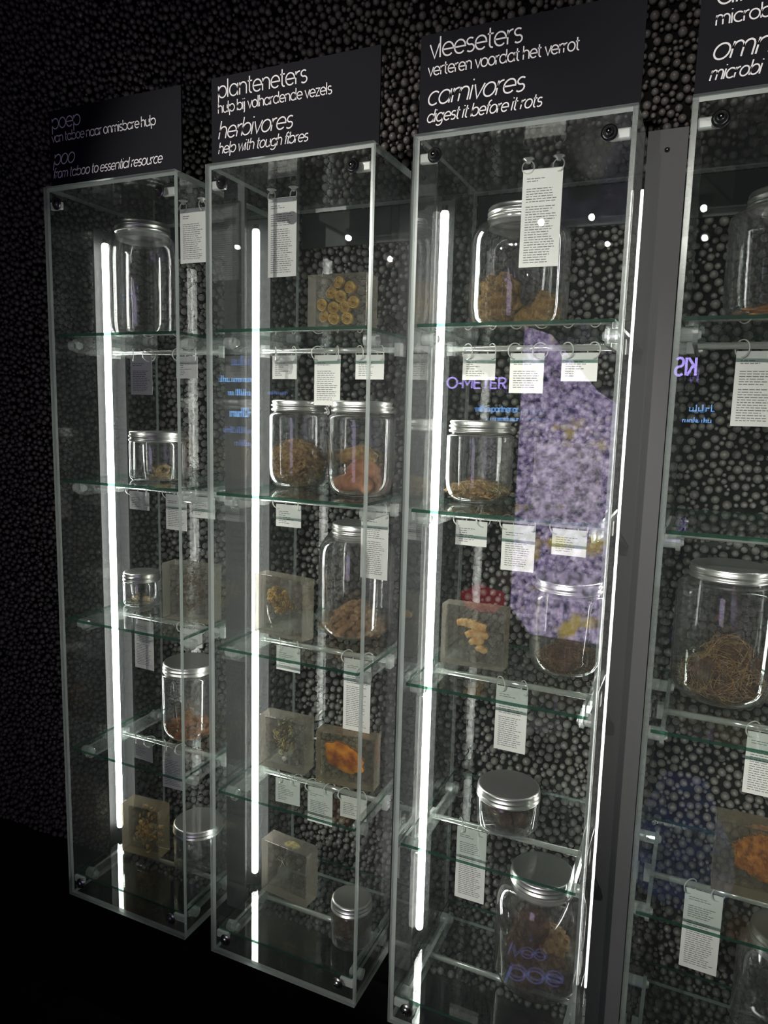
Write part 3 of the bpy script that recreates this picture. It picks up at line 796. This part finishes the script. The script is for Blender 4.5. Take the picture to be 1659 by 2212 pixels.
# omn case
one_lump('dung_patty', 'flat orange brown heap in the top omn jar', 'dung', at(3, 0, .128, .135), (.060, .058, .012), 'pellet', 121, .3, 3, 5, amp2=.2, freq2=12, flat=.008)
t = thing('straw_nest', 'tangled straw and dung nest in the large omn jar', 'nest', at(3, 2, .097, .188))
b = bmesh.new(); lump(b, (0, 0, .018), (.050, .048, .022), 125, .3, 2.5, 5, (0, 0, 0), 0, .15, 10, .020)
lump(b, (-.022, -.030, .040), (.022, .016, .020), 126, .3, 3, 4); lump(b, (.014, .014, .062), (.024, .024, .024), 127, .4, 3, 4); lump(b, (.036, .0, .045), (.022, .02, .02), 128, .4, 3, 4)
fin('core', b, 'darkdung', t, True)
b = bmesh.new(); lump(b, (-.024, -.046, .038), (.013, .006, .013), 129, .3, 3, 3); fin('hollow_shade', b, 'bark', t, True)  # solid dark lump standing in for the shade inside a hole
b = bmesh.new(); rr = random.Random(13)
straws(b, (0, 0, .026), (.058, .056, .036), 420, rr, .00048, .030, zmin=-.022, surface=False)
straws(b, (0, 0, .026), (.060, .058, .036), 200, rr, .0005, .034, zmin=-.022)
straws(b, (.006, .0, .05), (.036, .034, .042), 150, rr, .0005, .034, zmin=-.022)
o = fin('straw', b, 'straw', t, True); o['kind'] = 'stuff'

# ------------------------------------------------------------------ resin blocks
def block(n, s, x, y, w, d, h, ang, label, mat='resin'):
    t = thing('resin_block', label, 'resin block', (n * P + x, y, TOP[s]), math.radians(ang), 'specimens cast in resin blocks')
    b = bmesh.new(); box(b, 0, w, 0, d, 0, h, big=1); bevel_all(b, .0012, 2); fin('resin', b, [mat, mat + '_side'], t)
    return t
def spec(t, bm, mat, name='specimen'): return fin(name, bm, mat, t, True)

# poep: dark leaf ring, tan flakes
t = block(0, 2, .170, .100, .110, .042, .113, 4, 'resin block with a dark leaf cluster on the third poep shelf')
b = bmesh.new(); rnd = random.Random(21)
for k in range(60):
    a = rnd.uniform(0, 6.28); q = .022 + rnd.gauss(0, .005)
    lump(b, (.058 + q * math.cos(a), .021 + rnd.uniform(-.006, .006), .056 + q * 1.1 * math.sin(a)), (.0042, .0028, .0034), k, .6, 2, 2, (a, k, 0))
spec(t, b, 'bark', 'leaf_cluster')
t = block(0, 4, .039, .109, .094, .042, .111, 5, 'amber tinted resin block with tan flakes on the bottom poep shelf', 'resin_amber')
b = bmesh.new(); rnd = random.Random(22)
for k in range(46):
    lump(b, (.052 + rnd.gauss(0, .015), .018 + rnd.uniform(-.008, .008), .055 + rnd.gauss(0, .021)), (.0052, .0022, .0040), k, .6, 2, 2, (k, k * 2, k * .7))
spec(t, b, 'flake', 'flakes')

# planteneters: coils, gold cluster, olive herb, orange slab, empty crystal block
t = block(1, 0, .127, .112, .112, .045, .099, 0, 'resin block with a cluster of gold coils on the top planteneters shelf')
for (cx_, cz_) in ((.054, .086), (.076, .077), (.040, .069), (.058, .064), (.083, .052), (.024, .051), (.044, .046), (.065, .047), (.027, .031), (.046, .026), (.070, .027)):
    b = bmesh.new(); R0 = .0098
    tube(b, [(0, -.005, 0), (0, .007, 0)], R0 * .86, 20, 1)
    sp = [((.0022 + (R0 * .90 - .0022) * u) * math.cos(u * 17), -.0062, (.0022 + (R0 * .90 - .0022) * u) * math.sin(u * 17)) for u in [i / 70 for i in range(71)]]
    tube(b, sp, .0010, 6)
    torus(b, (0, -.005, 0), R0 * .93, .0014, (math.pi / 2, 0, 0), 24, 6)
    bmesh.ops.rotate(b, verts=b.verts, cent=(0, 0, 0), matrix=Euler((math.sin(cx_ * 900) * .25, 0, math.cos(cz_ * 700) * .35)).to_matrix())
    o = spec(t, b, ['gold', 'gold_dark'], 'coil'); o.location = (cx_, .020 + math.sin(cx_ * 500) * .004, cz_)
t = block(1, 2, .014, .119, .117, .034, .113, -9, 'resin block with a gold curled cluster on the third planteneters shelf')
b = bmesh.new(); rnd = random.Random(23)
for k in range(60):
    a = rnd.uniform(0, 6.28); q = .026 * math.sqrt(rnd.random())
    torus(b, (.054 + 1.15 * q * math.cos(a), .016 + rnd.uniform(-.008, .008), .066 + .85 * q * math.sin(a)), rnd.uniform(.003, .006), .0013, (rnd.uniform(.8, 2.2), rnd.uniform(-.6, .6), rnd.uniform(0, 6)), 12, 5, rnd.uniform(3.5, 6.2), k % 2)  # every other curl darker, shading contrast painted in
spec(t, b, ['gold', 'gold_dark'], 'curled_cluster')
t = block(1, 3, .023, .122, .100, .040, .104, 2, 'resin block with an olive herb cluster on the fourth planteneters shelf')
b = bmesh.new(); rnd = random.Random(24)
for k in range(62):
    a = rnd.uniform(0, 6.28); q = math.sqrt(rnd.random())
    torus(b, (.050 + .022 * q * math.cos(a) + .0, .019 + rnd.uniform(-.010, .010), .062 + .032 * q * math.sin(a)), rnd.uniform(.0024, .0048), .0011, (rnd.uniform(.6, 2.4), rnd.uniform(-.8, .8), rnd.uniform(0, 6)), 12, 5, rnd.uniform(3, 6.2), k % 2)
spec(t, b, ['olive', 'bark'], 'herb_cluster')
b = bmesh.new(); lump(b, (.052, .012, .022), (.0042, .0036, .0045), 4, .2, 2, 3); spec(t, b, 'white', 'seed')
t = block(1, 3, .151, .120, .116, .034, .100, 5, 'resin block with an orange slab on the fourth planteneters shelf', 'resin_amber')
b = bmesh.new(); lump(b, (.052, .017, .050), (.040, .010, .024), 25, .22, 2.2, 5, (0, .36, 0), 0, .06, 12); spec(t, b, 'orange', 'slab')
t = block(1, 4, .020, .136, .110, .040, .110, -5, 'nearly empty resin block with a tiny crystal star on the bottom planteneters shelf')
b = bmesh.new(); rnd = random.Random(26)
for k in range(9):
    d = Vector((rnd.gauss(0, 1), rnd.gauss(0, .5), rnd.gauss(0, 1))).normalized()
    c0 = Vector((.045, .018, .070)); tube(b, [c0, c0 + d * rnd.uniform(.006, .014)], .0006, 4, taper=[1, .3])
spec(t, b, 'white', 'crystal_star')
b = bmesh.new(); lump(b, (.062, .02, .106), (.016, .010, .0012), 27, .5, 3, 3); spec(t, b, 'olive', 'stain')

# vleeseters: clear block, larva block
block(2, 1, .163, .140, .102, .034, .103, 3, 'empty clear resin block on the second vleeseters shelf')
t = block(2, 2, .025, .125, .109, .035, .103, 1, 'resin block with pale larvae on the third vleeseters shelf')
for (x0, z0, x1, z1, r_) in ((.024, .070, .076, .068, .0075), (.040, .050, .078, .056, .0075), (.048, .037, .070, .046, .0065), (.060, .028, .076, .030, .0058)):
    b = bmesh.new(); pts = []; tp = []
    for k in range(25):
        u = k / 24
        pts.append((x0 + (x1 - x0) * u, .016 + .004 * math.sin(u * 3), z0 + (z1 - z0) * u + .002 * math.sin(u * 6))); tp.append((.55 + .45 * math.sin(math.pi * min(u * 1.0, 1)) ** .5) * (1 + .12 * math.sin(u * 50)))
    tube(b, pts, r_, 12, taper=tp); spec(t, b, 'larva', 'larva')
b = bmesh.new(); lump(b, (.078, .016, .066), (.004, .005, .006), 5, .3, 3, 3); spec(t, b, 'bark', 'larva_head')

# omn
t = block(3, 3, .106, .112, .125, .042, .110, 0, 'resin block with a rusty frayed lump on the fourth omn shelf', 'resin_amber')
b = bmesh.new(); lump(b, (.066, .020, .060), (.037, .014, .030), 31, .35, 2.4, 5, (0, 0, 0), 0, .2, 14); spec(t, b, 'rust', 'lump')
b = bmesh.new(); straws(b, (.066, .020, .060), (.038, .014, .031), 220, random.Random(33), .0006, .016, 1.0, zmin=-.06); o = spec(t, b, 'rust', 'fringe'); o['kind'] = 'stuff'

# ------------------------------------------------------------------ glowing screens across the room (seen mirrored in the panes)
SY = -2.2
def screen_mat():
    m, nt, out = nodemat('screen_image')
    e = N(nt, 'ShaderNodeEmission'); e.inputs[1].default_value = 1.0
    tc = N(nt, 'ShaderNodeTexCoord')
    n1 = N(nt, 'ShaderNodeTexNoise'); n1.inputs['Scale'].default_value = 30; n1.inputs['Detail'].default_value = 6; n1.inputs['Roughness'].default_value = .65
    r1 = N(nt, 'ShaderNodeValToRGB')
    el = r1.color_ramp.elements; el[0].position = .38; el[0].color = (.10, .07, .30, 1); el[1].position = .66; el[1].color = (3.0, 2.5, 3.5, 1)
    x = el.new(.5); x.color = (1.25, .95, 1.7, 1)
    n2 = N(nt, 'ShaderNodeTexNoise'); n2.inputs['Scale'].default_value = 6.0; n2.inputs['Detail'].default_value = 3
    r2 = N(nt, 'ShaderNodeValToRGB'); r2.color_ramp.elements[0].position = .58; r2.color_ramp.elements[0].color = (0, 0, 0, 1); r2.color_ramp.elements[1].position = .66; r2.color_ramp.elements[1].color = (1, 1, 1, 1)
    mx = N(nt, 'ShaderNodeMix', data_type='RGBA'); mx.inputs['B'].default_value = (1.7, 1.25, .22, 1)
    nt.links.new(tc.outputs['Object'], n1.inputs['Vector']); nt.links.new(tc.outputs['Object'], n2.inputs['Vector'])
    nt.links.new(n1.outputs['Fac'], r1.inputs[0]); nt.links.new(n2.outputs['Fac'], r2.inputs[0])
    nt.links.new(r2.outputs[0], mx.inputs['Factor']); nt.links.new(r1.outputs[0], mx.inputs['A'])
    nt.links.new(mx.outputs['Result'], e.inputs[0]); nt.links.new(e.outputs[0], out.inputs[0])
    return m
SCR = screen_mat()
s = thing('display_screen', 'tall screen with a purple microscope image facing the cases', 'screen', (.36, SY, .02))
b = bmesh.new(); pts = [(0, .12), (.10, 0), (.46, 0), (.46, 1.02), (.33, 1.10), (.20, 1.25), (.12, 1.34), (0, 1.38)]
va = [b.verts.new((x, .006, z)) for x, z in pts]; b.faces.new(va[::-1]); fin('image', b, SCR, s)
b = bmesh.new(); va = [b.verts.new((x, 0, z)) for x, z in pts]; vb = [b.verts.new((x, -.02, z)) for x, z in pts]
b.faces.new(va[::-1]); b.faces.new(vb)
for i in range(len(pts)): b.faces.new([va[i], va[(i + 1) % len(pts)], vb[(i + 1) % len(pts)], vb[i]])
fin('casing', b, 'black', s)
MT['violet'] = emit('violet_light', (.48, .36, 1.0), 8.0)
MT['blue'] = emit('blue_light', (.22, .48, 1.0), 6.0)
MT['blue_dim'] = emit('dim_blue_light', (.16, .28, .8), 2.6)
MT['red'] = emit('red_light', (1.0, .05, .10), .65)
MT['deep'] = emit('deep_blue_light', (.08, .12, .42), .5)
def strokes(name, x0, x1, z, h, mat, parent, seed):
    """a line of illegible light strokes"""
    rnd = random.Random(seed); b = bmesh.new(); x = min(x0, x1); e_ = max(x0, x1)
    while x < e_:
        w_ = h * rnd.uniform(.12, .2); hh = h * rnd.choice((.6, .6, .62, 1.0))
        box(b, x, x + w_, -.001, .001, z, z + hh)
        if rnd.random() < .6:
            zz = z + h * rnd.choice((0, .45)); box(b, x, x + h * .5, -.001, .001, zz, zz + h * .14)
        x += h * rnd.uniform(.28, .5)
        if rnd.random() < .12: x += h * .35
    return fin(name, b, mat, parent)
def glass_screen(label, x0, x1, z0, z1):
    s = thing('projection_screen', label, 'screen', (x0, SY, z0))
    b = bmesh.new(); box(b, 0, x1 - x0, -.004, -.002, 0, z1 - z0, big=1); fin('sheet', b, ['pane', 'edge'], s)
    return s, x0, z0
s, ox, oz = glass_screen('clear projection screen lettered O-METER beside the purple screen', -.02, .352, .05, 1.22)
add_text('lettering', 'O-METER', .01 - ox, 1.128 - oz, .278, .0, s, 'violet', 0, .2, .034)
add_text('lettering', 'with a partner or', .149 - ox, 1.024 - oz, .200, .0, s, 'blue', 0, .22, .019)
strokes('light_strokes', .205 - ox, .345 - ox, .984 - oz, .024, 'blue', s, 4)
b = bmesh.new(); lump(b, (.20 - ox + .03, 0, .155 - oz), (.105, .002, .065), 3, .3, 2, 3); fin('red_glow', b, 'red', s)
s, ox, oz = glass_screen('clear projection screen with blue light lines at the far left', -1.36, -.80, .78, 1.34)
for i, (a, c_, z, h, mt) in enumerate(((-1.20, -1.07, 1.235, .05, 'blue_dim'), (-1.28, -1.07, 1.148, .034, 'blue'), (-1.22, -1.07, 1.078, .034, 'blue'), (-1.21, -1.09, .965, .05, 'blue'), (-1.25, -1.06, .880, .034, 'blue_dim'), (-1.18, -1.06, .812, .034, 'blue_dim'), (-.97, -.86, 1.085, .026, 'blue_dim'))):
    strokes('light_strokes', a - ox, c_ - ox, z - oz, h, mt, s, 50 + i)
s, ox, oz = glass_screen('clear projection screen lettered KIS in front of the omn case', .98, 1.20, .60, 1.32)
add_text('lettering', 'KIS', 1.066 - ox, 1.188 - oz, .078, .0, s, 'violet', 0, .2, .050, math.pi)
strokes('light_strokes', 1.052 - ox, 1.142 - ox, 1.045 - oz, .028, 'blue', s, 71)
strokes('light_strokes', 1.030 - ox, 1.142 - ox, 1.000 - oz, .022, 'blue', s, 72)

bm = bmesh.new()
for body, x0, y0, xh in (('lvoo', 0, .09, .034), ('poe', .02, 0, .048)):
    pen = 0.0
    for ch in body:
        st, adv = GLYPHS[ch]
        for pts in st: ribbon(bm, pts, .16 * xh, lambda p: (x0 + (pen + p[0]) * xh, y0 + p[1] * xh + pen * xh * .25))
        pen += adv
bmesh.ops.rotate(bm, verts=bm.verts, cent=(0, 0, 0), matrix=Matrix.Rotation(math.pi / 2, 3, 'X'))
o = fin('floor_projection', bm, emit('faint_blue_light', (.25, .32, .9), 1.1)); o.location = (.70, -.90, FLOOR_Z + .002)
tag(o, 'looping blue writing projected on the floor before the cases', 'projection')

def patch_mat():
    m, nt, out = nodemat('blue_floor_light')
    e = N(nt, 'ShaderNodeEmission'); e.inputs[1].default_value = 1.0
    tc = N(nt, 'ShaderNodeTexCoord'); nz = N(nt, 'ShaderNodeTexNoise'); nz.inputs['Scale'].default_value = 9; nz.inputs['Detail'].default_value = 4
    rp = N(nt, 'ShaderNodeValToRGB'); el = rp.color_ramp.elements
    el[0].position = .40; el[0].color = (.01, .015, .05, 1); el[1].position = .72; el[1].color = (.07, .10, .28, 1)
    nt.links.new(tc.outputs['Object'], nz.inputs['Vector']); nt.links.new(nz.outputs['Fac'], rp.inputs[0])
    nt.links.new(rp.outputs[0], e.inputs[0]); nt.links.new(e.outputs[0], out.inputs[0])
    return m
bm = bmesh.new()
bm.faces.new([bm.verts.new((.17 * math.cos(a) * (1 + .2 * math.sin(3 * a)), 60 * .01 * math.sin(a) * (1 + .15 * math.cos(2 * a)), 0)) for a in [i * math.pi / 16 for i in range(32)]])
o = fin('floor_projection', bm, patch_mat()); o.location = (1.16, -1.95, FLOOR_Z + .002)
tag(o, 'blotchy blue patch of light projected on the floor before the omn case', 'projection')
